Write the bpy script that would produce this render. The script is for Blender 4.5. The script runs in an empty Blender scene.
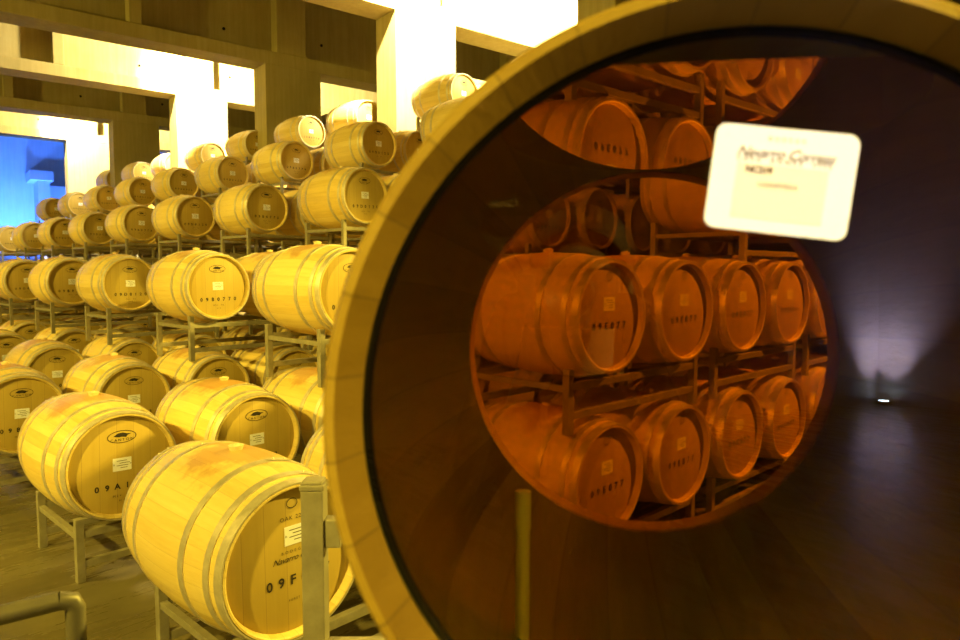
import bpy, bmesh, math, random
from mathutils import Vector, Matrix
random.seed(7)
sc = bpy.context.scene
COL = sc.collection
PHI = math.radians(46.667)          # the hall and its barrel rows are turned by this against the view
CS, SN = math.cos(PHI), math.sin(PHI)
FLOOR = -0.13
CAMZ = 1.596
sc.view_settings.view_transform = 'Standard'
sc.view_settings.look = 'None'
sc.view_settings.gamma = 1
sc.view_settings.use_curve_mapping = False
sc.view_settings.exposure = 0.0
sc.cycles.use_denoising = True
sc.cycles.max_bounces = 14
sc.cycles.transmission_bounces = 12
sc.cycles.transparent_max_bounces = 16
sc.cycles.sample_clamp_indirect = 6

def W(u, v, z=0.0):                 # hall coordinates (along the rows, away down the hall, up) to world
    return Vector((CS*u - SN*v, SN*u + CS*v, z))

# ------------------------------------------------------------------ materials
def new_mat(name):
    m = bpy.data.materials.new(name); m.use_nodes = True
    nt = m.node_tree; nt.nodes.clear()
    out = nt.nodes.new('ShaderNodeOutputMaterial')
    return m, nt, out
def N(nt, typ, **kw):
    n = nt.nodes.new(typ)
    for k, v in kw.items(): setattr(n, k, v)
    return n
def math_n(nt, op, a, b=None, c=None):
    n = N(nt, 'ShaderNodeMath', operation=op)
    for i, x in enumerate((a, b, c)):
        if x is None: continue
        if isinstance(x, (int, float)): n.inputs[i].default_value = x
        else: nt.links.new(x, n.inputs[i])
    return n.outputs[0]
def mixc(nt, fac, a, b, mode='MIX'):
    n = N(nt, 'ShaderNodeMix', data_type='RGBA', blend_type=mode)
    for i, x in ((0, fac), (6, a), (7, b)):
        if isinstance(x, (int, float)): n.inputs[i].default_value = x
        elif isinstance(x, tuple): n.inputs[i].default_value = (*x, 1)
        else: nt.links.new(x, n.inputs[i])
    return n.outputs[2]
def ramp(nt, fac, stops):
    n = N(nt, 'ShaderNodeValToRGB'); e = n.color_ramp.elements
    while len(e) < len(stops): e.new(0.5)
    for el, (p, c) in zip(e, stops): el.position = p; el.color = (*c, 1) if len(c) == 3 else c
    nt.links.new(fac, n.inputs[0]); return n.outputs[0]
def noise(nt, vec, scale, detail=4, rough=.55):
    n = N(nt, 'ShaderNodeTexNoise'); n.inputs['Scale'].default_value = scale
    n.inputs['Detail'].default_value = detail; n.inputs['Roughness'].default_value = rough
    if vec is not None: nt.links.new(vec, n.inputs['Vector'])
    return n.outputs[0]
def mapping(nt, vec, sx=(1, 1, 1), loc=None):
    n = N(nt, 'ShaderNodeMapping'); n.inputs['Scale'].default_value = sx
    nt.links.new(vec, n.inputs['Vector'])
    if loc is not None: nt.links.new(loc, n.inputs['Location'])
    return n.outputs[0]
def principled(nt, out, col, rough=.6, metal=0., spec=.4, bump=None, bstr=.2, bdist=.01):
    p = N(nt, 'ShaderNodeBsdfPrincipled')
    for k, x in (('Base Color', col), ('Roughness', rough), ('Metallic', metal), ('Specular IOR Level', spec)):
        if isinstance(x, tuple): p.inputs[k].default_value = (*x, 1)
        elif isinstance(x, (int, float)): p.inputs[k].default_value = x
        else: nt.links.new(x, p.inputs[k])
    if bump is not None:
        b = N(nt, 'ShaderNodeBump'); b.inputs['Strength'].default_value = bstr; b.inputs['Distance'].default_value = bdist
        nt.links.new(bump, b.inputs['Height']); nt.links.new(b.outputs[0], p.inputs['Normal'])
    nt.links.new(p.outputs[0], out.inputs[0]); return p
def plain(name, col, rough=.6, metal=0., spec=.4):
    m, nt, out = new_mat(name); principled(nt, out, col, rough, metal, spec); return m

def stave_mat(name, c0, c1, c2, seam, stain=True, count=30, seamf=.45):
    m, nt, out = new_mat(name)
    tc = N(nt, 'ShaderNodeTexCoord'); oi = N(nt, 'ShaderNodeObjectInfo')
    sep = N(nt, 'ShaderNodeSeparateXYZ'); nt.links.new(tc.outputs['Object'], sep.inputs[0])
    x, y, z = sep.outputs
    ang = math_n(nt, 'ARCTAN2', x, z)
    k = math_n(nt, 'MULTIPLY', ang, count/(2*math.pi))
    k = math_n(nt, 'ADD', k, count)
    idx = math_n(nt, 'FLOOR', k); fr = math_n(nt, 'FRACT', k)
    wn = N(nt, 'ShaderNodeTexWhiteNoise', noise_dimensions='2D')
    cmb = N(nt, 'ShaderNodeCombineXYZ'); nt.links.new(idx, cmb.inputs[0]); nt.links.new(oi.outputs['Random'], cmb.inputs[1])
    nt.links.new(cmb.outputs[0], wn.inputs['Vector'])
    rnd = math_n(nt, 'MULTIPLY', oi.outputs['Random'], 37.0)
    off = N(nt, 'ShaderNodeCombineXYZ'); nt.links.new(rnd, off.inputs[0]); nt.links.new(rnd, off.inputs[2])
    gv = mapping(nt, tc.outputs['Object'], (38, 2.2, 38), off.outputs[0])
    g = noise(nt, gv, 1.0, 6, .65)
    f = math_n(nt, 'ADD', math_n(nt, 'MULTIPLY', wn.outputs[0], .35), math_n(nt, 'MULTIPLY', g, .65))
    col = ramp(nt, f, [(.15, c0), (.5, c1), (.85, c2)])
    e = math_n(nt, 'ABSOLUTE', math_n(nt, 'SUBTRACT', fr, .5))
    sm = math_n(nt, 'GREATER_THAN', e, .482)
    col = mixc(nt, math_n(nt, 'MULTIPLY', sm, seamf), col, seam)
    if stain:                       # wine spilled round the bung and a little run-off
        d = math_n(nt, 'SQRT', math_n(nt, 'ADD', math_n(nt, 'MULTIPLY', x, x), math_n(nt, 'MULTIPLY', y, y)))
        sn = noise(nt, mapping(nt, tc.outputs['Object'], (9, 9, 3), off.outputs[0]), 1.0, 5, .6)
        s = math_n(nt, 'SUBTRACT', math_n(nt, 'ADD', sn, -.02), math_n(nt, 'MULTIPLY', d, 2.0))
        s = math_n(nt, 'MULTIPLY', s, 3.2)
        up = math_n(nt, 'GREATER_THAN', z, 0.0)
        cl = N(nt, 'ShaderNodeClamp'); nt.links.new(math_n(nt, 'MULTIPLY', s, up), cl.inputs[0]); cl.inputs[2].default_value = .55
        col = mixc(nt, cl.outputs[0], col, (.42, .14, .04))
    bp = math_n(nt, 'SUBTRACT', g, math_n(nt, 'MULTIPLY', sm, .8))
    principled(nt, out, col, .46, 0, .4, bp, .5, .005)
    return m
def head_mat(name, c0, c1, c2):
    m, nt, out = new_mat(name)
    tc = N(nt, 'ShaderNodeTexCoord'); oi = N(nt, 'ShaderNodeObjectInfo')
    sep = N(nt, 'ShaderNodeSeparateXYZ'); nt.links.new(tc.outputs['Object'], sep.inputs[0])
    k = math_n(nt, 'ADD', math_n(nt, 'MULTIPLY', sep.outputs[0], 11.0), 40.3)
    idx = math_n(nt, 'FLOOR', k); fr = math_n(nt, 'FRACT', k)
    wn = N(nt, 'ShaderNodeTexWhiteNoise', noise_dimensions='2D')
    cmb = N(nt, 'ShaderNodeCombineXYZ'); nt.links.new(idx, cmb.inputs[0]); nt.links.new(oi.outputs['Random'], cmb.inputs[1])
    nt.links.new(cmb.outputs[0], wn.inputs['Vector'])
    g = noise(nt, mapping(nt, tc.outputs['Object'], (45, 45, 2.5)), 1.0, 6, .65)
    f = math_n(nt, 'ADD', math_n(nt, 'MULTIPLY', wn.outputs[0], .4), math_n(nt, 'MULTIPLY', g, .6))
    col = ramp(nt, f, [(.2, c0), (.5, c1), (.8, c2)])
    sm = math_n(nt, 'GREATER_THAN', math_n(nt, 'ABSOLUTE', math_n(nt, 'SUBTRACT', fr, .5)), .485)
    col = mixc(nt, math_n(nt, 'MULTIPLY', sm, .4), col, (.2, .12, .05))
    principled(nt, out, col, .55, 0, .3, g, .2, .003)
    return m
def metal_mat(name, c0, c1, rough=.42, metal=.85, scale=14):
    m, nt, out = new_mat(name)
    tc = N(nt, 'ShaderNodeTexCoord')
    n = noise(nt, tc.outputs['Object'], scale, 5, .65)
    col = ramp(nt, n, [(.3, c0), (.7, c1)])
    r = math_n(nt, 'ADD', math_n(nt, 'MULTIPLY', n, .25), rough-.12)
    principled(nt, out, col, r, metal, .5, n, .08, .002)
    return m
def concrete_mat(name, c0, c1, c2, rough=.85, sc_=1.0, streak=True):
    m, nt, out = new_mat(name)
    tc = N(nt, 'ShaderNodeTexCoord')
    n1 = noise(nt, tc.outputs['Object'], .8*sc_, 6, .6)
    n2 = noise(nt, mapping(nt, tc.outputs['Object'], (7, 7, .45)) if streak else tc.outputs['Object'], 1.3 if streak else 9*sc_, 5, .7)
    n3 = noise(nt, tc.outputs['Object'], 40, 3, .6)
    f = math_n(nt, 'ADD', math_n(nt, 'MULTIPLY', n1, .5), math_n(nt, 'MULTIPLY', n2, .5))
    col = ramp(nt, f, [(.3, c0), (.5, c1), (.7, c2)])
    principled(nt, out, col, rough, 0, .3, n3, .25, .004)
    return m

M_STAVE = stave_mat('oak_staves', (.56, .39, .09), (.72, .545, .175), (.83, .67, .27), (.34, .21, .06), seamf=.30)
M_OLD = stave_mat('aged_oak_staves', (.36, .22, .035), (.43, .28, .045), (.50, .34, .06), (.10, .06, .02), stain=False)
M_INNER = stave_mat('shaded_inner_oak', (.07, .064, .012), (.15, .135, .026), (.24, .215, .045), (.04, .032, .008), stain=False, seamf=.3)  # wine-soaked inner oak, darkened further to stand in for shade
M_CHIME = stave_mat('brown_chime', (.24, .135, .018), (.30, .175, .024), (.36, .215, .032), (.12, .07, .02), stain=False)  # inner chime faces, darker and browner than the aged staves
M_HEAD = head_mat('oak_head', (.46, .325, .07), (.51, .365, .085), (.56, .41, .11))  # toned down so the heads carry some shade in their colour
M_HOOP = metal_mat('galvanised_hoop', (.56, .49, .36), (.76, .68, .53), .44, .55, 26)
M_RACK = metal_mat('galvanised_steel', (.26, .23, .16), (.38, .34, .24), .5, .35, 16)
M_RAIL = metal_mat('painted_rail', (.12, .105, .07), (.17, .15, .10), .45, .3, 9)
M_BUNG = plain('silicone_bung', (.75, .62, .33), .5)
M_PAPER = plain('white_paper', (.88, .88, .96), .7)
M_INK = plain('black_ink', (.03, .022, .015), .7)
M_BROWNINK = plain('brown_ink', (.10, .05, .02), .7)
M_CONC = concrete_mat('board_marked_concrete', (.27, .215, .075), (.345, .28, .11), (.43, .36, .165))
M_CEIL = concrete_mat('ceiling_concrete', (.30, .26, .20), (.36, .31, .25), (.42, .37, .30))
M_DARK = concrete_mat('dim_wall_concrete', (.34, .30, .32), (.40, .35, .37), (.46, .41, .42))
M_BLACK = plain('matte_black', (.010, .008, .006), .9, 0, .05)
M_CLOTH = plain('black_cloth', (.012, .011, .012), .9, 0, .1)
M_SKIN = plain('skin', (.42, .25, .17), .6)
M_HAIR = plain('dark_hair', (.015, .010, .008), .6)
M_CAMB = plain('black_camera_plastic', (.014, .014, .015), .45)
M_STRAP = plain('white_strap_print', (.85, .80, .76), .6)

def floor_mat():
    m, nt, out = new_mat('polished_concrete_floor')
    tc = N(nt, 'ShaderNodeTexCoord')
    n1 = noise(nt, tc.outputs['Object'], 1.1, 7, .62)
    n2 = noise(nt, mapping(nt, tc.outputs['Object'], (.6, 3.0, 1)), 2.4, 6, .65)
    f = math_n(nt, 'ADD', math_n(nt, 'MULTIPLY', n1, .55), math_n(nt, 'MULTIPLY', n2, .45))
    col = ramp(nt, f, [(.3, (.075, .060, .028)), (.5, (.125, .103, .050)), (.7, (.19, .162, .085))])
    r = math_n(nt, 'ADD', math_n(nt, 'MULTIPLY', n2, .25), .15)
    principled(nt, out, col, r, 0, .5, n1, .08, .01)
    return m
M_FLOOR = floor_mat()
def glass_pane_mat(name='clear_glass', col=(1, 1, 1)):
    m, nt, out = new_mat(name)
    fr = N(nt, 'ShaderNodeFresnel'); ge = N(nt, 'ShaderNodeNewGeometry')
    nt.links.new(math_n(nt, 'SUBTRACT', 1.5, math_n(nt, 'MULTIPLY', ge.outputs['Backfacing'], 1.5-1/1.5)), fr.inputs['IOR'])
    tr = N(nt, 'ShaderNodeBsdfTransparent'); tr.inputs[0].default_value = (*col, 1); gl = N(nt, 'ShaderNodeBsdfGlossy'); gl.inputs['Roughness'].default_value = 0.0
    mx = N(nt, 'ShaderNodeMixShader')
    nt.links.new(fr.outputs[0], mx.inputs[0]); nt.links.new(tr.outputs[0], mx.inputs[1]); nt.links.new(gl.outputs[0], mx.inputs[2])
    nt.links.new(mx.outputs[0], out.inputs[0]); return m
M_GLASS = glass_pane_mat()
M_AMBER = glass_pane_mat('amber_glass', (.58, .35, .065))
def wine_mat(name, col):
    m, nt, out = new_mat(name)
    g = N(nt, 'ShaderNodeBsdfGlass'); g.inputs['IOR'].default_value = 1.34; g.inputs['Roughness'].default_value = 0
    g.inputs['Color'].default_value = (*col, 1); nt.links.new(g.outputs[0], out.inputs[0]); return m
M_WINE = wine_mat('amber_wine', (.93, .82, .24))
M_WINETOP = wine_mat('wine_surface', (1, 1, 1))
def emit_mat(name, col, s):
    m, nt, out = new_mat(name); e = N(nt, 'ShaderNodeEmission')
    e.inputs[0].default_value = (*col, 1); e.inputs[1].default_value = s; nt.links.new(e.outputs[0], out.inputs[0]); return m
M_LED = emit_mat('led_lens', (.65, .85, 1.0), 60)

# ------------------------------------------------------------------ object helpers
def obj(name, me, mat=None, parent=None, loc=None):
    if isinstance(me, bmesh.types.BMesh):
        b = me; me = bpy.data.meshes.new(name); b.normal_update(); b.to_mesh(me); b.free()
    if mat is not None and not me.materials: me.materials.append(mat)
    o = bpy.data.objects.new(name, me); COL.objects.link(o)
    if parent is not None: o.parent = parent
    if loc is not None: o.location = loc
    return o
def empty(name, loc=(0, 0, 0), rz=0.):
    o = bpy.data.objects.new(name, None); o.empty_display_size = .1
    COL.objects.link(o); o.location = loc; o.rotation_euler = (0, 0, rz); return o
def tag(o, label, cat, group=None, kind=None):
    o['label'] = label; o['category'] = cat
    if group: o['group'] = group
    if kind: o['kind'] = kind
    return o
def box(bm, a, b, bevel=0.):
    r = bmesh.ops.create_cube(bm, size=1)
    s = Vector((b[0]-a[0], b[1]-a[1], b[2]-a[2])); c = Vector(((a[0]+b[0])/2, (a[1]+b[1])/2, (a[2]+b[2])/2))
    for v in r['verts']: v.co = Vector((v.co.x*s.x, v.co.y*s.y, v.co.z*s.z)) + c
    if bevel:
        es = list({e for v in r['verts'] for e in v.link_edges})
        bmesh.ops.bevel(bm, geom=es, offset=bevel, segments=2, affect='EDGES', profile=.6)
def boxes(*bs, bevel=0.):
    bm = bmesh.new()
    for a, b in bs: box(bm, a, b, bevel)
    return bm
def tube(bm, p, q, r, seg=16):
    p, q = Vector(p), Vector(q); d = q-p
    m = Matrix.Translation((p+q)/2) @ d.to_track_quat('Z', 'Y').to_matrix().to_4x4()
    bmesh.ops.create_cone(bm, cap_ends=True, segments=seg, radius1=r, radius2=r, depth=d.length, matrix=m)
def lathe(bm, prof, seg=64, closed=False, mat_index=None):
    """prof: (axial y, radius). Revolves about the local Y axis."""
    rings = []
    for y, r in prof:
        if r < 1e-6: rings.append([bm.verts.new((0, y, 0))])
        else: rings.append([bm.verts.new((r*math.sin(2*math.pi*i/seg), y, r*math.cos(2*math.pi*i/seg))) for i in range(seg)])
    n = len(rings)
    for k in range(n if closed else n-1):
        a, b = rings[k], rings[(k+1) % n]
        if len(a) == 1 and len(b) == 1: continue
        for i in range(seg):
            j = (i+1) % seg
            if len(a) == 1: f = bm.faces.new((a[0], b[i], b[j]))
            elif len(b) == 1: f = bm.faces.new((a[i], b[0], a[j]))
            else: f = bm.faces.new((a[i], b[i], b[j], a[j]))
            f.smooth = True
    return bm
def fix(bm):
    bmesh.ops.recalc_face_normals(bm, faces=bm.faces[:]); return bm
def sharp(o, deg=32):
    me = o if isinstance(o, bpy.types.Mesh) else o.data
    b = bmesh.new(); b.from_mesh(me)
    for e in b.edges:
        if len(e.link_faces) == 2 and e.calc_face_angle(0) > math.radians(deg): e.smooth = False
    b.to_mesh(me); b.free()
_dg = None
def text_bm(bm, body, size, at, shear=0., space=1., align='CENTER', thick=0.0):
    """flat lettering in the local XZ plane facing -Y"""
    cu = bpy.data.curves.new('t', 'FONT'); cu.body = body; cu.size = size; cu.shear = shear
    cu.space_character = space; cu.align_x = align; cu.align_y = 'CENTER'; cu.offset = thick; cu.resolution_u = 3
    o = bpy.data.objects.new('t', cu); COL.objects.link(o)
    dg = bpy.context.evaluated_depsgraph_get(); dg.update()
    ev = o.evaluated_get(dg); me = ev.to_mesh()
    b = bmesh.new(); b.from_mesh(me); ev.to_mesh_clear()
    off = {}
    for v in b.verts: off[v] = bm.verts.new((at[0]+v.co.x, at[1], at[2]+v.co.y))
    for f in b.faces:
        try: bm.faces.new([off[v] for v in f.verts])
        except ValueError: pass
    b.free(); bpy.data.objects.remove(o); bpy.data.curves.remove(cu)
def ring2d(bm, rx, rz, w, at, seg=32):
    a = [bm.verts.new((at[0]+rx*math.cos(2*math.pi*i/seg), at[1], at[2]+rz*math.sin(2*math.pi*i/seg))) for i in range(seg)]
    b = [bm.verts.new((at[0]+(rx-w)*math.cos(2*math.pi*i/seg), at[1], at[2]+(rz-w)*math.sin(2*math.pi*i/seg))) for i in range(seg)]
    for i in range(seg): bm.faces.new((a[i], a[(i+1) % seg], b[(i+1) % seg], b[i]))
def poly2d(bm, pts, y):
    bm.faces.new([bm.verts.new((p[0], y, p[1])) for p in pts])
def rect2d(bm, x0, z0, x1, z1, y): poly2d(bm, ((x0, z0), (x1, z0), (x1, z1), (x0, z1)), y)

# ------------------------------------------------------------------ camera
F = 691.6; TILT = math.radians(3.964)
cam = bpy.data.cameras.new('camera'); cam.sensor_width = 36; cam.lens = F/960*36; cam.clip_start = .05
cam.dof.use_dof = True; cam.dof.focus_distance = 3.0; cam.dof.aperture_fstop = 6.3
co = bpy.data.objects.new('camera', cam); COL.objects.link(co)
co.location = (0, 0, CAMZ); co.rotation_euler = (math.pi/2 - TILT, 0, 0)
sc.camera = co
def project(p):
    d = Vector(p) - Vector((0, 0, CAMZ)); c, s = math.cos(TILT), math.sin(TILT)
    dep = d.y*c - d.z*s; up = d.z*c + d.y*s
    return 480 + F*d.x/dep, 320 - F*up/dep, dep

# ------------------------------------------------------------------ wine barrel prototype meshes
BL, RB, RH = .927, .35, .299
def R(y): s = y/(BL/2); return RB - (RB-RH)*s*s
H2 = BL/2
def build_staves():
    bm = bmesh.new(); ys = [-H2 + BL*i/24 for i in range(25)]
    prof = [(-H2+.034, 0), (-H2+.034, RH-.022), (-H2+.004, RH-.016), (-H2, RH-.011), (-H2, RH-.004)]
    prof += [(y, R(y)-.0) for y in ys[1:-1]]
    prof += [(H2, RH-.004), (H2, RH-.011), (H2-.004, RH-.016), (H2-.034, RH-.022), (H2-.034, 0)]
    lathe(bm, prof, 72); fix(bm); return bm
def build_hoop(y0, y1, rivet_ang):
    bm = bmesh.new(); t = .0045
    ym = (y0+y1)/2
    prof = [(y0, R(y0)-.001), (y0, R(y0)+t), (ym, R(ym)+t+.0004), (y1, R(y1)+t), (y1, R(y1)-.001)]
    lathe(bm, prof, 72, closed=True)
    # overlapped, riveted end of the hoop
    n = 7; rows = []
    for i in range(n):
        a = rivet_ang + (i/(n-1)-.5)*.30
        ins = .006 if i in (0, n-1) else 0
        rows.append([Vector(((R(y)+t+.0022)*math.sin(a), y, (R(y)+t+.0022)*math.cos(a))) for y in (y0+.001+ins, y1-.001-ins)])
    vs = [[bm.verts.new(p) for p in r] for r in rows]
    for i in range(n-1): bm.faces.new((vs[i][0], vs[i+1][0], vs[i+1][1], vs[i][1]))
    for k in (-.07, .07):
        a = rivet_ang + k; c = Vector((R(ym)*math.sin(a), 0, R(ym)*math.cos(a))); c *= (R(ym)+t+.003)/R(ym); c.y = ym
        bmesh.ops.create_uvsphere(bm, u_segments=8, v_segments=5, radius=.0055, matrix=Matrix.Translation(c))
    fix(bm)
    for f in bm.faces: f.smooth = True
    return bm
HOOPS = [(-H2+.001, -H2+.040, .42), (-H2+.070, -H2+.102, .33), (-H2+.225, -H2+.260, .20),
         (H2-.260, H2-.225, -.2), (H2-.102, H2-.070, .5), (H2-.040, H2-.001, -.4)]
def mesh_of(name, bm, mat, sh=True):
    me = bpy.data.meshes.new(name); bm.normal_update(); bm.to_mesh(me); bm.free(); me.materials.append(mat)
    if sh: sharp(me)
    return me
ME_STAVES = mesh_of('staves', build_staves(), M_STAVE)
ME_HOOPS = [mesh_of('hoop', build_hoop(*h), M_HOOP) for h in HOOPS]
def build_head():
    bm = bmesh.new(); lathe(bm, [(-H2+.034, 0), (-H2+.030, 0), (-H2+.030, RH-.030), (-H2+.036, RH-.019)], 72); fix(bm)
    return bm
ME_HEAD = mesh_of('head', build_head(), M_HEAD)
YH = -H2+.0295
def build_bung():
    bm = bmesh.new(); bmesh.ops.create_cone(bm, cap_ends=True, segments=20, radius1=.026, radius2=.032, depth=.022, matrix=Matrix.Translation((0, 0, RB+.008)))
    bmesh.ops.create_cone(bm, cap_ends=True, segments=16, radius1=.018, radius2=.014, depth=.006, matrix=Matrix.Translation((0, 0, RB+.021)))
    return bm
ME_BUNG = mesh_of('bung', build_bung(), M_BUNG)
def build_paper(x0, z0, x1, z1):
    bm = bmesh.new(); box(bm, (x0, YH-.0012, z0), (x1, YH-.0002, z1)); return bm
ME_PAPER = mesh_of('paper_label', build_paper(-.050, -.030, .050, .044), M_PAPER, False)
def paper_print(x0, z0, x1, z1):
    bm = bmesh.new(); y = YH-.0016; w = x1-x0; h = z1-z0
    for k, (a, b) in enumerate(((.2, .75), (.35, .9), (.2, .82), (.4, .78))):
        z = z1 - h*(.22+.18*k); rect2d(bm, x0+w*a, z-.0016, x0+w*b, z+.0016, y)
    for k in (.06, .94):
        ring2d(bm, .004, .004, .0015, (x0+w*k, y, z0+h*.5), 10)
    return bm
ME_PPRINT = mesh_of('print', paper_print(-.050, -.030, .050, .044), M_BROWNINK, False)
def stencil(kind, code):
    bm = bmesh.new(); y = YH-.0012
    if kind == 'bird':               # oval cooper's mark with a bird
        ring2d(bm, .078, .036, .0035, (0, y, .165), 36)
        poly2d(bm, ((-.045, .170), (-.02, .186), (.005, .188), (.03, .180), (.052, .178), (.03, .171), (.022, .160), (.002, .165), (-.015, .163)), y)
        text_bm(bm, 'CANTON', .022, (0, y, .147), 0, 1.5)
    elif kind == 'house':            # small square mark, then the bodega's name
        ring2d(bm, .024, .020, .003, (0, y, .222), 20)
        text_bm(bm, 'OAK 225', .022, (0, y, .165), 0, 1.3)
        text_bm(bm, 'BODEGA', .016, (0, y, .035), 0, 1.9)
        text_bm(bm, 'Navarro Correas', .033, (.022, y, .008), .45, .95)
        text_bm(bm, 'FORET', .012, (0, y, -.155), 0, 1.5)
    else:
        ring2d(bm, .025, .025, .004, (0, y, .215), 20); text_bm(bm, 'Y', .024, (0, y, .215))
    n = len(code); pitch = .054 if kind != 'house' else .050
    for i, c in enumerate(code):
        text_bm(bm, c, .045 if kind == 'bird' else .052, ((i-(n-1)/2)*pitch + (.022 if kind == 'house' else 0), y, {'house': -.078, 'bird': -.118}.get(kind, -.052)), 0, 1, thick=.0012)
    if kind == 'bird':
        text_bm(bm, 'M2+  TH', .020, (0, y, -.172), 0, 1.5); text_bm(bm, 'H C', .018, (.0, y, -.200), 0, 1.4)
    return bm
ME_ST = {k: mesh_of('stencil', stencil(*k), M_INK, False) for k in
         (('house', '09F077'), ('bird', '09A167'), ('bird', '09B023'), ('round', '09E077'), ('bird', '09B0770'), ('bird', '09D0120'))}

def part(name, me, parent):
    o = bpy.data.objects.new(name, me); COL.objects.link(o); o.parent = parent; return o
def barrel(u, v, z, label, cat='wine barrel', group=None, st=('round', '09E077'), paper=True, roll=0., pos=None, rz=PHI):
    root = empty('wine_barrel', W(u, v, z) if pos is None else pos, rz)
    tag(root, label, cat, group)
    hold = root
    part('staves', ME_STAVES, root)
    for h in ME_HOOPS: part('hoop', h, root)
    hd = part('head', ME_HEAD, root)
    hd.rotation_euler = (0, roll, 0)
    if paper:
        pl = part('paper_label', ME_PAPER, hd); pl.location.z = {'house': .09, 'round': .06}.get(st[0], 0); pl.location.x = .015 if st[0] == 'house' else 0
        part('print', ME_PPRINT, pl)
    part('stencil_lettering', ME_ST[st], hd)
    part('bung', ME_BUNG, root)
    return root

# ------------------------------------------------------------------ racks
YR = .36; UR = .63; TS = .022
def rack_meshes(drop):
    top = -.27; zb = -drop
    leg = boxes(((-TS, -TS, zb), (TS, TS, top)), bevel=.003)
    return mesh_of('leg', leg, M_RACK, False)
ME_RAIL = mesh_of('rail', boxes(((-UR, -.018, -.020), (UR, .018, .020)), bevel=.003), M_RACK, False)
ME_CROSS = mesh_of('crossbar', boxes(((-.016, -YR, -.016), (.016, YR, .016)), bevel=.002), M_RACK, False)
def cradle():
    bm = bmesh.new()
    for s in (-1, 1):
        for t in (-1, 1):
            c = s*.4 + t*.15; box(bm, (c-.035, -.03, 0), (c+.035, .03, .065))
    return bm
LEGS = {}
def rack(u, v, z, drop, label, group, pos=None, rz=PHI):
    root = empty('barrel_rack', W(u, v, z) if pos is None else pos, rz); tag(root, label, 'barrel rack', group)
    if drop not in LEGS: LEGS[drop] = rack_meshes(drop)
    for sx in (-1, 1):
        for sy in (-1, 1):
            l = part('leg', LEGS[drop], root); l.location = (sx*UR, sy*YR, 0)
    for sy in (-1, 1):
        a = part('rail', ME_RAIL, root); a.location = (0, sy*YR, -.362)
        b = part('rail', ME_RAIL, root); b.location = (0, sy*YR, -drop+.10)
    for sx in (-1, 1):
        c = part('crossbar', ME_CROSS, root); c.location = (sx*UR, 0, -.375)
    return root

# ------------------------------------------------------------------ the barrel store
UC = [1.42, 2.24, 3.02, 3.83, 4.77, 5.57, 6.21, 7.01, 7.84, 8.64]
VO = [0, 0, 0, 0, .04, .04, -.49, -.49, -.56, -.56]
ZT = [.5, 1.46, 2.44, 3.39, 4.37]
ZT0 = [.466, 1.353, 2.24, 3.12, 4.0]
PD = math.radians(43.4)             # the row behind the display barrel is turned slightly less
def DP(n, z): return Vector((.418 + .765*n*math.cos(PD), 4.205 + .765*n*math.sin(PD), z))
ORD = ['first', 'second', 'third', 'fourth', 'fifth', 'sixth', 'seventh', 'eighth', 'ninth', 'tenth', 'eleventh', 'twelfth']
TIER = ['bottom tier', 'second tier', 'third tier', 'fourth tier', 'top tier']
stacks = []
for j in range(0, 11):
    for k in range(5):
        us, vs = (UC[2*k], UC[2*k+1]), 2.453 + 2.103*j + VO[2*k]
        if j == 0:
            if k in (1, 2): us = ((3.22, 4.02), (4.82, 5.62))[k-1]
            if k == 0: us, vs = (1.39, 2.27), 2.72
            if k == 3: vs = 2.503; us = (6.42, 7.22)
            if k == 4: continue
        if (j, k) == (4, 4): vs += .25
        if j == 1 and k > 1: us, vs = ((5.28, 6.08), (6.98, 7.78), (8.68, 9.48))[k-2], 4.49
        px = [project(W(uu, vs, ZT[k]))[0] for uu in us]
        dep = project(W(us[0], vs, ZT[k]))[2]
        m = .5*F/dep
        if px[1] < -m*1.2 or px[0] > 850: continue
        stacks.append((j, k, us, vs, px))
first = {0: 0, 1: 1, 2: 2, 3: 2, 4: 3}       # the row where each column of stack ends first shows
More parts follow.
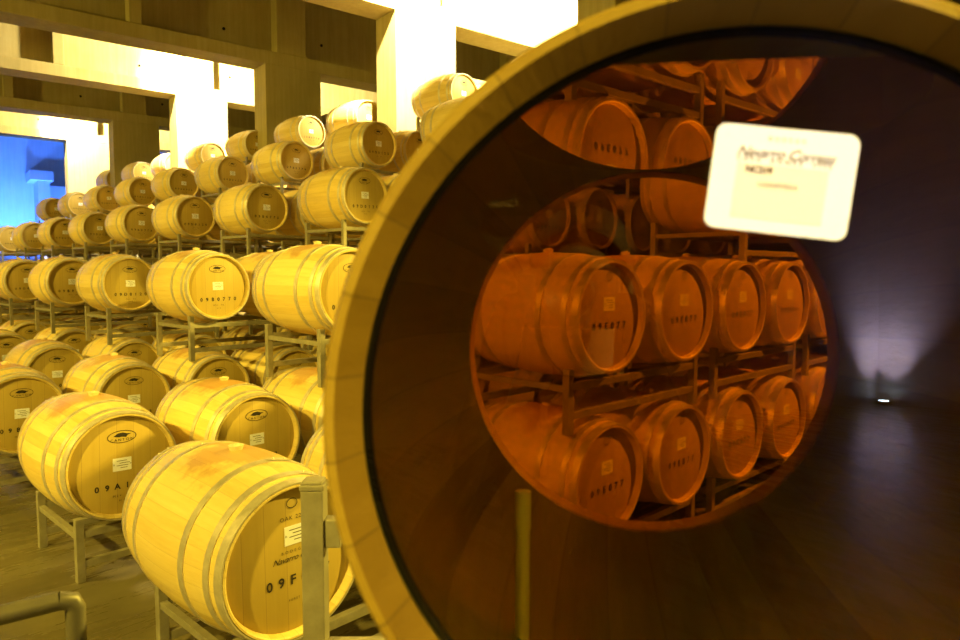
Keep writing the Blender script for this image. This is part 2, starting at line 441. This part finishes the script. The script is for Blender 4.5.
for j, k, us, vs, px in stacks:
    zs = ZT0 if (j == 0 and k) else [.40, 1.26, 2.12, 2.98, 3.84] if (j == 1 and k > 1) else ZT
    for t in range(k+1):
        top = t == k
        inner = (j == 1 and k > 1) or (j > 0 and j < first[k])
        drop = (zs[0]-FLOOR) if t == 0 else round(zs[t]-zs[t-1]-.272, 3)
        if j == 0 and k > 0:
            rl = 'steel rack behind the amber glass under the %s, %s from left' % (('lower barrels', 'upper barrels', 'highest barrels')[min(t, 2)], ORD[k-1])
            if t > 2: rl = 'steel rack high up behind the glass fronted barrel'
            rg = 'steel racks in the glass fronted barrel view'
        elif inner:
            rl, rg = 'dim steel rack standing behind the rows seen through the amber glass', 'racks behind the rows seen through the glass'
        elif top:
            rl = 'galvanised steel rack under the %s stack-end barrel from the front on the %s' % (ORD[j-first[k]], TIER[t])
            rg = 'galvanised steel barrel racks'
        else:
            rl = 'galvanised steel rack deep in the stacks below the %s barrels' % TIER[k]
            rg = 'racks deep below the %s barrels' % TIER[k]
        dr = j == 0 and k > 0
        rack((us[0]+us[1])/2, vs, zs[t], drop, rl, rg, pos=DP(2*k-1.5 + (.5 if t > 1 else 0), zs[t]) if dr else None, rz=PD if dr else PHI)
        for s in (0, 1):
            st = ('bird', '09B0770') if (j+k) % 2 else ('bird', '09D0120')
            g = 'oak barrels stacked on steel racks'
            if j == 0 and k == 0:
                st = ('house', '09F077') if s == 0 else ('bird', '09B023')
                lab = ('large pale oak barrel in front, stencilled 09F, behind the steel post' if s == 0 else
                       'pale oak barrel just showing behind the steel post and the 09F barrel')
            elif k == 0:
                st = ('bird', '09A167') if (j == 1 and s == 0) else ('bird', '09B023')
                if s == 0:
                    lab = ('pale oak barrel on a low rack stencilled 09A, oval bird mark on its head' if j == 1 else
                           'bottom row oak barrel cut by the left picture edge behind the 09A barrel' if j == 2 else
                           'front bottom row oak barrel at the far left, %s row from the front' % ORD[j])
                else:
                    lab = 'low oak barrel with bright bung beside its %s neighbour of the front bottom row' % ORD[j]
            elif j == 0:
                n = 2*(k-1)+s
                rowname = ('lower', 'upper', 'highest', 'highest')[t]
                lab = 'oak barrel glowing orange through the glass, %s row, %s from the left' % (rowname, ORD[n-(0 if t < 2 else 2)])
                if t == 3: lab = 'oak barrel at the very top behind the glass fronted barrel, %s from left' % ORD[s]
                g = 'barrels seen through the amber glass'
                st = ('round', '09E077')
            elif inner:
                lab, g = 'dim oak barrel standing behind the rows seen through the amber glass', 'barrels behind the rows seen through the glass'
            elif top and s == 0:
                lab = 'pale oak barrel at the stack end on the %s, %s from the front' % (TIER[t], ORD[j-first[k]])
            elif top:
                lab = 'oak barrel on the %s tucked behind the %s stack-end barrel from the front' % (TIER[t], ORD[j-first[k]])
            elif t == 0 and k == 1 and s == 0:
                lab = 'bottom tier oak barrel under the %s stack-end barrel of the second tier' % ORD[j-first[k]]
            else:
                lab = 'shaded oak barrel deep inside the stacks below the %s' % TIER[k]
                g = 'shaded barrels deep below the %s' % TIER[k]
            jit = random.uniform(-.10, .10)
            barrel(us[s] + random.uniform(-.01, .01), vs + random.uniform(-.03, .03)*(j > 0), zs[t], lab, group=g, st=st, roll=jit*.3, pos=DP(2*(k-1)+s + (.5 if t > 1 else 0), zs[t]) if dr else None, rz=PD if dr else PHI)

# ------------------------------------------------------------------ the hall
def hall(name, bm, mat, label, cat):
    o = obj(name, bm, mat); o.rotation_euler = (0, 0, PHI); tag(o, label, cat, kind='structure'); return o
hall('floor', boxes(((-7.75, -13.4, FLOOR-.2), (22, 31, FLOOR))), M_FLOOR, 'stained polished concrete floor of the barrel hall', 'floor')
hall('ceiling', boxes(((-7.75, -13.4, 8.0), (22, 31, 8.3))), M_CEIL, 'bare concrete ceiling slab above the beams', 'ceiling')
hall("wall_left", boxes(((-7.75, -13.2, FLOOR), (-7.29, 31, 8))), M_DARK, 'dim concrete side wall mirrored in the barrel glass', 'wall')
hall("wall_back", boxes(((-7.75, -13.2, FLOOR), (22, -12.91, 8))), M_DARK, 'dim concrete back wall mirrored in the barrel glass', 'wall')
hall('wall_right', boxes(((22, -13.4, FLOOR), (22.3, 31, 8))), M_CONC, 'concrete wall at the right end of the hall', 'wall')
ZB = 6.01
PF = math.radians(38.95)            # the concrete frames stand a little askew to the barrel rows
RX, RY = math.cos(PF), math.sin(PF)
def FP(o, s, n, z):                 # frame coordinates (along the frame, behind it) to world
    return Vector((o[0] + RX*s - RY*n, o[1] + RY*s + RX*n, z))
def hallf(name, bm, o, mat, label, cat):
    ob = obj(name, bm, mat); ob.location = (o[0], o[1], 0); ob.rotation_euler = (0, 0, PF); tag(ob, label, cat, kind='structure'); return ob
def tie_hole_discs(bm, pts, n=0.):  # flat black discs in place of the shade inside the holes
    for x, z in pts:
        bmesh.ops.create_cone(bm, cap_ends=True, segments=14, radius1=.032, radius2=.032, depth=.012, matrix=Matrix.Translation((x, n, z)) @ Matrix.Rotation(math.pi/2, 4, 'X'))
def frame(o, where):
    bs = [((-14, .30, ZB), (14, .62, 8.0)), ((-14, 0, ZB), (14, .65, ZB+.27))]
    for c in (-8.3, -5.4, -2.5): bs.append(((c-.11, 0, ZB+.27), (c+.11, .35, 8.0)))
    for c in (.60, 7.1): bs.append(((c-.33, 0, ZB+.27), (c+.33, .35, 8.0)))
    hallf('beam', boxes(*bs, bevel=.012), o, M_CONC, 'wide concrete beam with recessed panels, %s' % where, 'beam')
    bm = bmesh.new(); tie_hole_discs(bm, ((-.75, ZB+.62), (1.45, ZB+.72), (-4.2, ZB+.62), (-1.1, ZB+1.3), (-3.6, ZB+1.3)), .295)
    hallf('tie_hole', bm, o, M_BLACK, 'small black discs put in for tie holes in the beam panels, %s' % where, 'tie holes')['kind'] = 'structure'
    for c, w in ((.635, ''), (7.135, ', farther right')):
        hallf('pillar', boxes(((c-.635, 0, FLOOR), (c+.635, .65, ZB)), bevel=.012), o, M_CONC, 'broad concrete pillar carrying the beam, %s%s' % (where, w), 'pillar')
    hallf('wall_panel', boxes(((1.45, .08, FLOOR), (6.2, .5, 5.18)), bevel=.01), o, M_CONC, 'concrete wall panel right of the pillar, %s' % where, 'wall')
FR = {}
K = F*(ZB-CAMZ)
for nm, px_, dy, where in (('a', 398, 255, 'brightly lit second frame'), ('b', 270, 204, 'shaded third frame'), ('c', 182, 174, 'brightly lit fourth frame'),
                     ('d', 119, 149, 'shaded fifth frame'), ('e', 73, 130, 'lit last frame before the blue wall')):
    Y = K/dy; FR[nm] = ((px_-480)/F*Y, Y); frame(FR[nm], where)
FR['z'] = (2*FR['a'][0]-FR['b'][0], 2*FR['a'][1]-FR['b'][1]); frame(FR['z'], 'nearest of the frames')
EO = FR['e']
hallf('wall_far', boxes(((-16, 4.4, FLOOR), (16, 4.7, 8))), EO, M_DARK, 'far concrete wall washed with blue light', 'wall')
hallf('wall_block', boxes(((-.5, 3.2, FLOOR), (-.12, 4.4, 4.95)), ((-.75, 3.0, 4.95), (-.02, 4.4, 5.3)), ((-.12, 3.8, FLOOR), (1.6, 4.0, 4.85)), bevel=.01), EO, M_DARK,
      'low concrete block with a flat cap before the blue wall', 'wall')

# ------------------------------------------------------------------ the glass fronted display barrel
AX = Vector((.12395644, .99185127, -.0294)).normalized()
G0 = Vector((.18116104, .4701323, 1.4920))
disp = empty('display_barrel', G0)
disp.rotation_mode = 'QUATERNION'
yv = AX; xv = yv.cross(Vector((0, 0, 1))).normalized(); zv = xv.cross(yv)
DM = Matrix((xv, yv, zv)).transposed()
disp.rotation_quaternion = DM.to_quaternion()
tag(disp, 'huge aged oak barrel with glass heads, seen end on, filling the right side', 'display barrel')
LG = .779                            # between the two panes
RG = .270
def RI(y):
    s = (y-LG/2)/(LG/2); return .325 - .055*s*s
CH = .0314
def disp_staves():
    ys = [LG*i/20 for i in range(21)]
    prof = [(-CH, .2812)] + [(0, RG)] + [(y, RI(y)) for y in ys[1:-1]] + [(LG, RG), (LG+CH, .268)]
    prof += [(LG+CH, .288), (LG+CH-.012, .291)]
    prof += [(y, RI(y)+.026 - .004*abs((y-LG/2)/(LG/2))) for y in reversed(ys)]
    prof += [(-CH+.012, .2925), (-CH+.004, .2905), (-CH, .2870)]
    bm = bmesh.new(); lathe(bm, prof, 128, closed=True); return fix(bm)
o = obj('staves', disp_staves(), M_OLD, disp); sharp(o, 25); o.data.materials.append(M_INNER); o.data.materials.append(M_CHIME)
for p in o.data.polygons:                                    # the inner side, wine-soaked and darkened further for shade
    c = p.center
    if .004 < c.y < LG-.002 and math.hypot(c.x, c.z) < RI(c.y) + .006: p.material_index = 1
    elif -CH+.002 < c.y < 0 and math.hypot(c.x, c.z) < .281: p.material_index = 2
def dhoop(y0, y1):
    bm = bmesh.new(); f = lambda y: RI(min(max(y, 0), LG)) + .0225
    lathe(bm, [(y0, f(y0)), (y0, f(y0)+.004), (y1, f(y1)+.004), (y1, f(y1))], 96, closed=True); return fix(bm)
for a, b in ((.02, .06), (.10, .135), (.24, .275), (LG-.275, LG-.24), (LG-.135, LG-.10), (LG-.06, LG-.02)):
    o = obj('hoop', dhoop(a, b), M_HOOP, disp); sharp(o)
def pane(y0, y1):
    bm = bmesh.new(); lathe(bm, [(y0, 0), (y0, RG+.004), (y1, RG+.004), (y1, 0)], 96); return fix(bm)
o = obj('glass_head', pane(.0, .006), M_GLASS, disp); sharp(o); o['label'] = 'front glass head'
o = obj('glass_head', pane(LG-.006, LG), M_AMBER, disp); sharp(o); o['label'] = 'amber tinted rear glass head'
def edge_ring():
    bm = bmesh.new(); lathe(bm, [(.0062, RG-.0045), (.0062, RG+.006), (.0092, RG+.006), (.0092, RG-.0045)], 96, closed=True); return fix(bm)
obj('dark_edge_ring', edge_ring(), M_BLACK, disp)  # thin black ring along the rim of the front pane
# white paper label stuck on the glass
sc_c = Vector((.2025153, .46910757, 1.65692719))
loc = DM.transposed() @ (sc_c - G0)
lab_r = math.radians(7.0)
lw, lh = .0465, .0352
def rounded(w, h, r, y0, y1, seg=8):
    bm = bmesh.new(); pts = []
    for cx, cz, a0 in ((w-r, h-r, 0), (-w+r, h-r, 90), (-w+r, -h+r, 180), (w-r, -h+r, 270)):
        for i in range(seg+1):
            a = math.radians(a0 + 90*i/seg); pts.append((cx+r*math.cos(a), cz+r*math.sin(a)))
    f = bm.faces.new([bm.verts.new((p[0], y0, p[1])) for p in pts])
    r_ = bmesh.ops.extrude_face_region(bm, geom=[f])
    for v in r_['geom']:
        if isinstance(v, bmesh.types.BMVert): v.co.y = y1
    return fix(bm)
lab = obj('paper_label', rounded(lw, lh, .007, -.0012, -.0002), M_PAPER, disp); lab['label'] = 'white paper label with printed lines'
lab.location = (loc.x, 0, loc.z); lab.rotation_euler = (0, lab_r, 0)
M_CREAM = plain('cream_paper', (.86, .79, .68), .7)
bm = bmesh.new(); rect2d(bm, -.030, -.027, .0295, .010, -.0015)
obj('cream_field', bm, M_CREAM, lab)
bm = bmesh.new(); y = -.0019
text_bm(bm, 'BODEGA', .0038, (0, y, .0275), 0, 1.9)
text_bm(bm, 'Navarro Correas', .0098, (0, y, .0175), .4, .92)
text_bm(bm, 'CAVA  DONDE  VIVE', .0045, (0, y, .0125), 0, 1.55)
text_bm(bm, 'NC219', .0062, (-.0155, y, .006), 0, .95, thick=.0003)
text_bm(bm, 'UGNIFFESA', .0048, (-.002, y, -.0035), 0, 1.1)
obj('lettering', bm, M_BROWNINK, lab)

# the wine: fills the barrel almost to the top, level surface
ZS = CAMZ + .1455
def wine():
    bm = bmesh.new(); ys = [.0095 + (LG-.016)*i/18 for i in range(19)]
    prof = [(ys[0], 0)] + [(y, RI(min(max(y, 0), LG))+.004) for y in ys] + [(ys[-1], 0)]
    lathe(bm, prof, 96)
    bm.transform(Matrix.Translation(G0) @ DM.to_4x4())
    r = bmesh.ops.bisect_plane(bm, geom=bm.verts[:]+bm.edges[:]+bm.faces[:], plane_co=(0, 0, ZS), plane_no=(0, 0, 1), clear_outer=True)
    es = [e for e in r['geom_cut'] if isinstance(e, bmesh.types.BMEdge)]
    nf = bmesh.ops.contextual_create(bm, geom=es)['faces']
    bmesh.ops.remove_doubles(bm, verts=bm.verts[:], dist=1e-5)
    fix(bm)
    for f in bm.faces:
        if abs(f.normal.z) > .9999 and f.calc_center_median().z > ZS-.001: f.material_index = 1; f.smooth = False
        elif abs(f.normal.dot(AX)) > .98: f.smooth = False
    return bm
me = bpy.data.meshes.new('wine'); b = wine(); b.to_mesh(me); b.free(); me.materials.append(M_WINE); me.materials.append(M_WINETOP)
sharp(me, 25)
o = bpy.data.objects.new('wine', me); COL.objects.link(o)
tag(o, 'amber wine filling the glass headed barrel almost to the top', 'wine')

# steel stand carrying the display barrel
stand = empty('barrel_stand', (.28, .95, FLOOR), -math.radians(6.77)); tag(stand, 'steel stand with two saddle bars under the glass headed barrel', 'stand')
for yy in (-.22, .22):
    bm = bmesh.new()
    pts = [(.30*math.sin(a), .342*math.cos(a)) for a in [math.radians(180+d) for d in range(-50, 51, 10)]]
    zc = 1.585 - .033*yy
    rr = .348
    for i in range(len(pts)-1):
        a0 = math.radians(180-50+10*i); a1 = a0+math.radians(10)
        tube(bm, (-.02+rr*math.sin(a0), yy, zc+rr*math.cos(a0)), (-.02+rr*math.sin(a1), yy, zc+rr*math.cos(a1)), .014, 10)
    obj('saddle', bm, M_RACK, stand)
    for sx in (-1, 1):
        bm = boxes(((-.02+sx*.27-.025, yy-.025, 0), (-.02+sx*.27+.025, yy+.025, zc-.22)), bevel=.004)
        obj('leg', bm, M_RACK, stand)
    obj('crossbar', boxes(((-.29, yy-.02, .5), (.25, yy+.02, .54)), bevel=.003), M_RACK, stand)

# steel guard post with cap, bracket and rail beside the display barrel
post = empty('guard_post', (-.367, 1.50, FLOOR+.035)); tag(post, 'square galvanised steel post with cap in front of the 09F barrel', 'post')
obj('shaft', boxes(((-.0245, -.0245, -.035), (.0245, .0245, 1.215)), bevel=.003), M_RACK, post)
bm = bmesh.new(); box(bm, (-.027, -.027, 1.215), (.027, .027, 1.228), .003); box(bm, (-.022, -.022, 1.226), (.022, .022, 1.236), .004)
obj('cap', bm, M_RACK, post)
obj('bracket', boxes(((.024, -.018, 1.085), (.060, .018, 1.148)), bevel=.003), M_RACK, post)
obj('side_bar', boxes(((.024, -.02, .825), (.30, .02, .865)), bevel=.003), M_RACK, post)

# handrail in the lower left corner
def bent(pts, r):
    cu = bpy.data.curves.new('pipe', 'CURVE'); cu.dimensions = '3D'; cu.bevel_depth = r; cu.bevel_resolution = 6; cu.use_fill_caps = True
    s = cu.splines.new('POLY'); s.points.add(len(pts)-1)
    for p, q in zip(s.points, pts): p.co = (*q, 1)
    t = bpy.data.objects.new('t', cu); COL.objects.link(t); dg = bpy.context.evaluated_depsgraph_get(); dg.update()
    me = bpy.data.meshes.new_from_object(t.evaluated_get(dg)); bpy.data.objects.remove(t); me.materials.clear(); me.materials.append(M_RAIL)
    for p in me.polygons: p.use_smooth = True
    return me
rail = empty('handrail', (-.755, 1.25, FLOOR)); tag(rail, 'grey steel pipe handrail in the bottom left corner', 'handrail')
zt = 1.122
obj('top_pipe', bent([(-1.40, -1.02, zt-.006), (-.04, -.03, zt), (-.022, -.016, zt)], .0175), M_RAIL, rail)
obj('upright_pipe', bent([(0, 0, 0), (0, 0, zt-.02), (-.004, -.003, zt-.006), (-.022, -.016, zt)], .0175), M_RAIL, rail)

obj('upright_pipe', bent([(-1.38, -1.005, 0), (-1.38, -1.005, zt-.008)], .0175), M_RAIL, rail)

# metal tube that stands in for a post reflected in the glass


# placed inside the wine instead of being mirrored
M_TUBE = plain('tube_highlight_tone', (.92, .86, .60), .25, .1)  # pale base colour stands in for the highlight on the tube
bm = bmesh.new(); lathe(bm, [(-.205, 0), (-.205, .0075), (-.04, .0075), (-.04, .0085), (0, .0085), (0, .005), (-.02, .005)], 24)
bm.transform(Matrix.Rotation(math.pi/2, 4, 'X')); fix(bm)
o = obj('reflection_tube', bm, M_TUBE, None, (.056, .80, 1.362)); sharp(o)
tag(o, 'slim metal tube in the amber wine, standing in for a reflected post', 'tube')

# ------------------------------------------------------------------ the photographer, mirrored in the glass
def skin(name, chains, sub=1):
    me = bpy.data.meshes.new(name); vs, es, rs = [], [], []; idx = {}
    for ch in chains:
        prev = None
        for key, p, r in ch:
            if key not in idx or key is None:
                idx[key if key else len(vs)+1e6] = len(vs); k = len(vs); vs.append(p); rs.append(r)
            else: k = idx[key]
            if prev is not None: es.append((prev, k))
            prev = k
    me.from_pydata(vs, es, []); o = bpy.data.objects.new(name, me); COL.objects.link(o)
    o.modifiers.new('skin', 'SKIN'); me.skin_vertices.new() if not me.skin_vertices else None
    for d, r in zip(me.skin_vertices[0].data, rs): d.radius = (r, r) if isinstance(r, float) else r
    me.skin_vertices[0].data[0].use_root = True
    m = o.modifiers.new('sub', 'SUBSURF'); m.levels = m.render_levels = sub
    dg = bpy.context.evaluated_depsgraph_get(); dg.update()
    out = bpy.data.meshes.new_from_object(o.evaluated_get(dg)); bpy.data.objects.remove(o)
    for p in out.polygons: p.use_smooth = True
    return out
ch = [[('pel', (0, -.27, .92), (.15, .11)), ('sp', (0, -.28, 1.08), (.135, .10)), ('ch', (0, -.28, 1.27), (.165, .11)), ('nb', (0, -.26, 1.42), .062), ('nk', (0, -.235, 1.475), .055),
       ('jw', (0, -.20, 1.55), (.062, .078)), ('hd', (0, -.205, 1.62), (.074, .092)), ('tp', (0, -.215, 1.695), (.05, .06))]]
for sx in (-1, 1):
    ch.append([('ch', 0, 0), ('sh%d' % sx, (sx*.175, -.27, 1.36), .065), ('el%d' % sx, (sx*.255, -.15, 1.13), .046), ('wr%d' % sx, (sx*.115, -.06, 1.475), .030), ('hn%d' % sx, (sx*.098, -.045, 1.545), .034)])
    for f in range(4):
        z = 1.565 + .0 - .013*f + .022; L = (.9, 1.0, .95, .75)[f]
        ch.append([('hn%d' % sx, 0, 0), ('k%d%d' % (sx, f), (sx*.094, -.030, z), .0095), ('m%d%d' % (sx, f), (sx*(.094-.016*L), -.016, z+.002), .0088), ('t%d%d' % (sx, f), (sx*(.094-.034*L), -.014, z+.001), .0075)])
    ch.append([('hn%d' % sx, 0, 0), ('th%d' % sx, (sx*.085, -.088, 1.555), .011), ('tt%d' % sx, (sx*.060, -.098, 1.575), .009)])
    ch.append([('pel', 0, 0), ('hp%d' % sx, (sx*.095, -.27, .84), .095), ('kn%d' % sx, (sx*.105, -.25, .42), .062), ('an%d' % sx, (sx*.11, -.28, -.04), .045), ('to%d' % sx, (sx*.125, -.13, -.092), .036)])
pm = skin('person', ch)
for m in (M_CLOTH, M_SKIN, M_BLACK): pm.materials.append(m)
for p in pm.polygons:
    c = p.center
    if c.z > 1.475 and abs(c.x) < .08 and c.y < -.11: p.material_index = 1  # face only; hands stay black to look unlit in the glass
    elif c.z < .0: p.material_index = 2
per = bpy.data.objects.new('person', pm); COL.objects.link(per)
tag(per, 'person in black clothes holding a camera to the eye, mirrored in the barrel glass', 'person')
bm = bmesh.new(); bmesh.ops.create_uvsphere(bm, u_segments=24, v_segments=14, radius=.098)
for v in bm.verts:
    v.co = Vector((v.co.x*.93, v.co.y*1.12 - .225, v.co.z*1.02 + 1.655))
bmesh.ops.bisect_plane(bm, geom=bm.verts[:]+bm.edges[:]+bm.faces[:], plane_co=(0, -.165, 1.655), plane_no=(0, 1, -.75), clear_outer=True)
for f in bm.faces: f.smooth = True
obj('hair', bm, M_HAIR, per)
bm = bmesh.new()
for sx in (-1, 1): bmesh.ops.create_uvsphere(bm, u_segments=12, v_segments=8, radius=.013, matrix=Matrix.Translation((sx*.031, -.118, 1.625)))
obj('eyes', bm, M_STRAP, per)
bm = bmesh.new(); bmesh.ops.create_cone(bm, cap_ends=True, segments=10, radius1=.014, radius2=.006, depth=.045, matrix=Matrix.Translation((0, -.112, 1.595)) @ Matrix.Rotation(-.25, 4, 'X'))
obj('nose', bm, M_SKIN, per)
bm = bmesh.new(); box(bm, (-.022, -.126, 1.556), (.022, -.118, 1.564), .003); obj('mouth', bm, plain('lips', (.30, .12, .10), .6), per)
bm = bmesh.new()
for sx in (-1, 1): bmesh.ops.create_uvsphere(bm, u_segments=10, v_segments=8, radius=.03, matrix=Matrix.Translation((sx*.078, -.215, 1.605)) @ Matrix.Diagonal((.3, .6, 1, 1)))
obj('ears', bm, M_SKIN, per)
cmr = empty('photo_camera', (0, -.055, 1.596)); tag(cmr, 'black camera with a lettered neck strap held by the mirrored person', 'camera')
bm = bmesh.new(); box(bm, (-.072, -.03, -.052), (.072, .022, .038), .010); box(bm, (-.032, -.03, .030), (.032, .022, .062), .012); box(bm, (-.078, -.025, -.05), (-.05, .034, .03), .010)
obj('body', bm, M_CAMB, cmr)
bm = bmesh.new(); lathe(bm, [(.02, 0), (.02, .037), (.044, .037), (.044, .033), (.036, .030), (.034, 0)], 40); fix(bm)
obj('lens', bm, M_CAMB, cmr)
bm = bmesh.new(); pth = [(-.076, -.02, .02), (-.105, -.01, .07), (-.140, .01, .108), (-.128, .036, .127), (-.094, .042, .131), (-.058, .036, .129), (-.040, -.03, .120), (-.050, -.12, .06), (-.055, -.22, -.08)]
rows = []
for x, y, z in pth: rows.append((bm.verts.new((x, y, z-.017)), bm.verts.new((x, y, z+.017))))
for a, b in zip(rows, rows[1:]): bm.faces.new((a[0], b[0], b[1], a[1]))
r_ = bmesh.ops.solidify(bm, geom=bm.faces[:], thickness=.002)
st_ = obj('neck_strap', bm, M_CAMB, cmr)
bm = bmesh.new(); text_bm(bm, 'Canon', .0155, (0, 0, 0), 0, 1.0)
bm.transform(Matrix.Translation((-.094, .0445, .131)) @ Matrix.Rotation(math.pi, 4, 'Z'))
obj('strap_lettering', bm, M_STRAP, st_)

# ------------------------------------------------------------------ uplight in the corner behind the camera
CU, CV = -7.29, -12.91
up = empty('uplight', W(CU+.29, CV+.29, FLOOR), PHI); tag(up, 'small round floor uplight shining up the dim corner', 'uplight')
bm = bmesh.new(); lathe(bm, [(0, .10), (.0, .13), (.06, .13), (.06, .10)], 32, closed=True); bm.transform(Matrix.Rotation(math.pi/2, 4, 'X')); fix(bm)
obj('housing', bm, M_BLACK, up)
bm = bmesh.new(); bmesh.ops.create_cone(bm, cap_ends=True, segments=32, radius1=.10, radius2=.10, depth=.02, matrix=Matrix.Translation((0, 0, .055)))
obj('lens', bm, M_LED, up)

# ------------------------------------------------------------------ lights
SOD = (1.0, .75, .10)
WRM = (1, .85, .48)
def spot(name, loc, target, energy, col, angle=90, blend=.5, size=.12):
    l = bpy.data.lights.new(name, 'SPOT'); l.energy = energy; l.color = col; l.spot_size = math.radians(angle); l.spot_blend = blend; l.shadow_soft_size = size
    o = bpy.data.objects.new(name, l); COL.objects.link(o); o.location = loc
    o.rotation_euler = (Vector(target)-Vector(loc)).to_track_quat('-Z', 'Y').to_euler(); return o
spot('hall_floodlight', W(-5.0, .6, 5.4), W(1.3, 3.6, .8), 3500, SOD, 56, .7)
for v, e in ((6.5, 2800), (13, 2800), (19.5, 2600)):
    spot('hall_floodlight', W(-5.0, v, 5.4), W(4.0, v+1.2, 1.5), e, SOD, 80, .6)
spot('hall_floodlight', W(9.2, -1.0, 5.2), W(4.3, 2.0, .9), 7000, SOD, 62, .3)
for q, e in (('a', 14000), ('c', 15000), ('e', 9000)):          # floodlights under the roof, washing the pillars
    spot('wall_floodlight', FP(FR[q], -.4, -1.5, 7.5), FP(FR[q], 1.0, 0, 6.3), e, WRM, 98, .35)
spot('wall_floodlight', FP(FR['a'], 4.4, -1.8, 7.6), FP(FR['a'], 4.6, 0, 6.4), 8000, WRM, 110, .4)
for q, e in (('c', 4200), ('e', 2800)):                        # and high ones along the lit beams
    spot('beam_floodlight', FP(FR[q], .9, -1.7, 7.4), FP(FR[q], -1.0, 0, 6.9), e, WRM, 76, .6)
spot('head_spotlight', (1.3, 10.6, 5.5), (-.2, 11.0, 4.35), 900, WRM, 24, .4)
spot('head_spotlight', (-4.4, 16.9, 5.5), (-6.35, 16.8, 4.35), 700, WRM, 26, .4)
spot('head_spotlight', (-.94, 14.1, 5.6), (-3.3, 13.9, 4.3), 1300, WRM, 22, .4)
spot('head_spotlight', (-6.85, 19.65, 5.6), (-9.43, 19.68, 4.3), 1100, WRM, 22, .4)
for q in (-4, -1, 2):
    spot('blue_led', FP(EO, q, 2.3, 2.0), FP(EO, q, 4.4, 5.6), 3600, (.04, .19, 1.0), 120, .5)
spot('uplight_led', W(CU+.29, CV+.29, FLOOR+.08), W(CU+.24, CV+.24, 6.0), 2300, (.72, .66, 1.0), 82, 1.0, .06)
spot('label_fill_spot', (.9, -2.2, 3.0), sc_c, 380, (1, .88, .78), 3.2, .3, .02)  # narrow beam added to brighten the paper label
w = bpy.data.worlds.new('world'); sc.world = w; w.use_nodes = True
w.node_tree.nodes['Background'].inputs[0].default_value = (.85, .62, .04, 1); w.node_tree.nodes['Background'].inputs[1].default_value = .035
for loc, e in (((-1.5, -1.2, 3.5), 30), ((1.9, -.9, 2.9), 75)):  # fill panels added to brighten the rim and the barrel interior
    l = bpy.data.lights.new('front_fill_light', 'AREA'); l.shape = 'RECTANGLE'; l.size = 1.4; l.size_y = .9; l.energy = e; l.color = SOD
    o = bpy.data.objects.new('front_fill_light', l); COL.objects.link(o); o.location = loc
    o.rotation_euler = (Vector((.2, .55, 1.45))-o.location).to_track_quat('-Z', 'Y').to_euler()
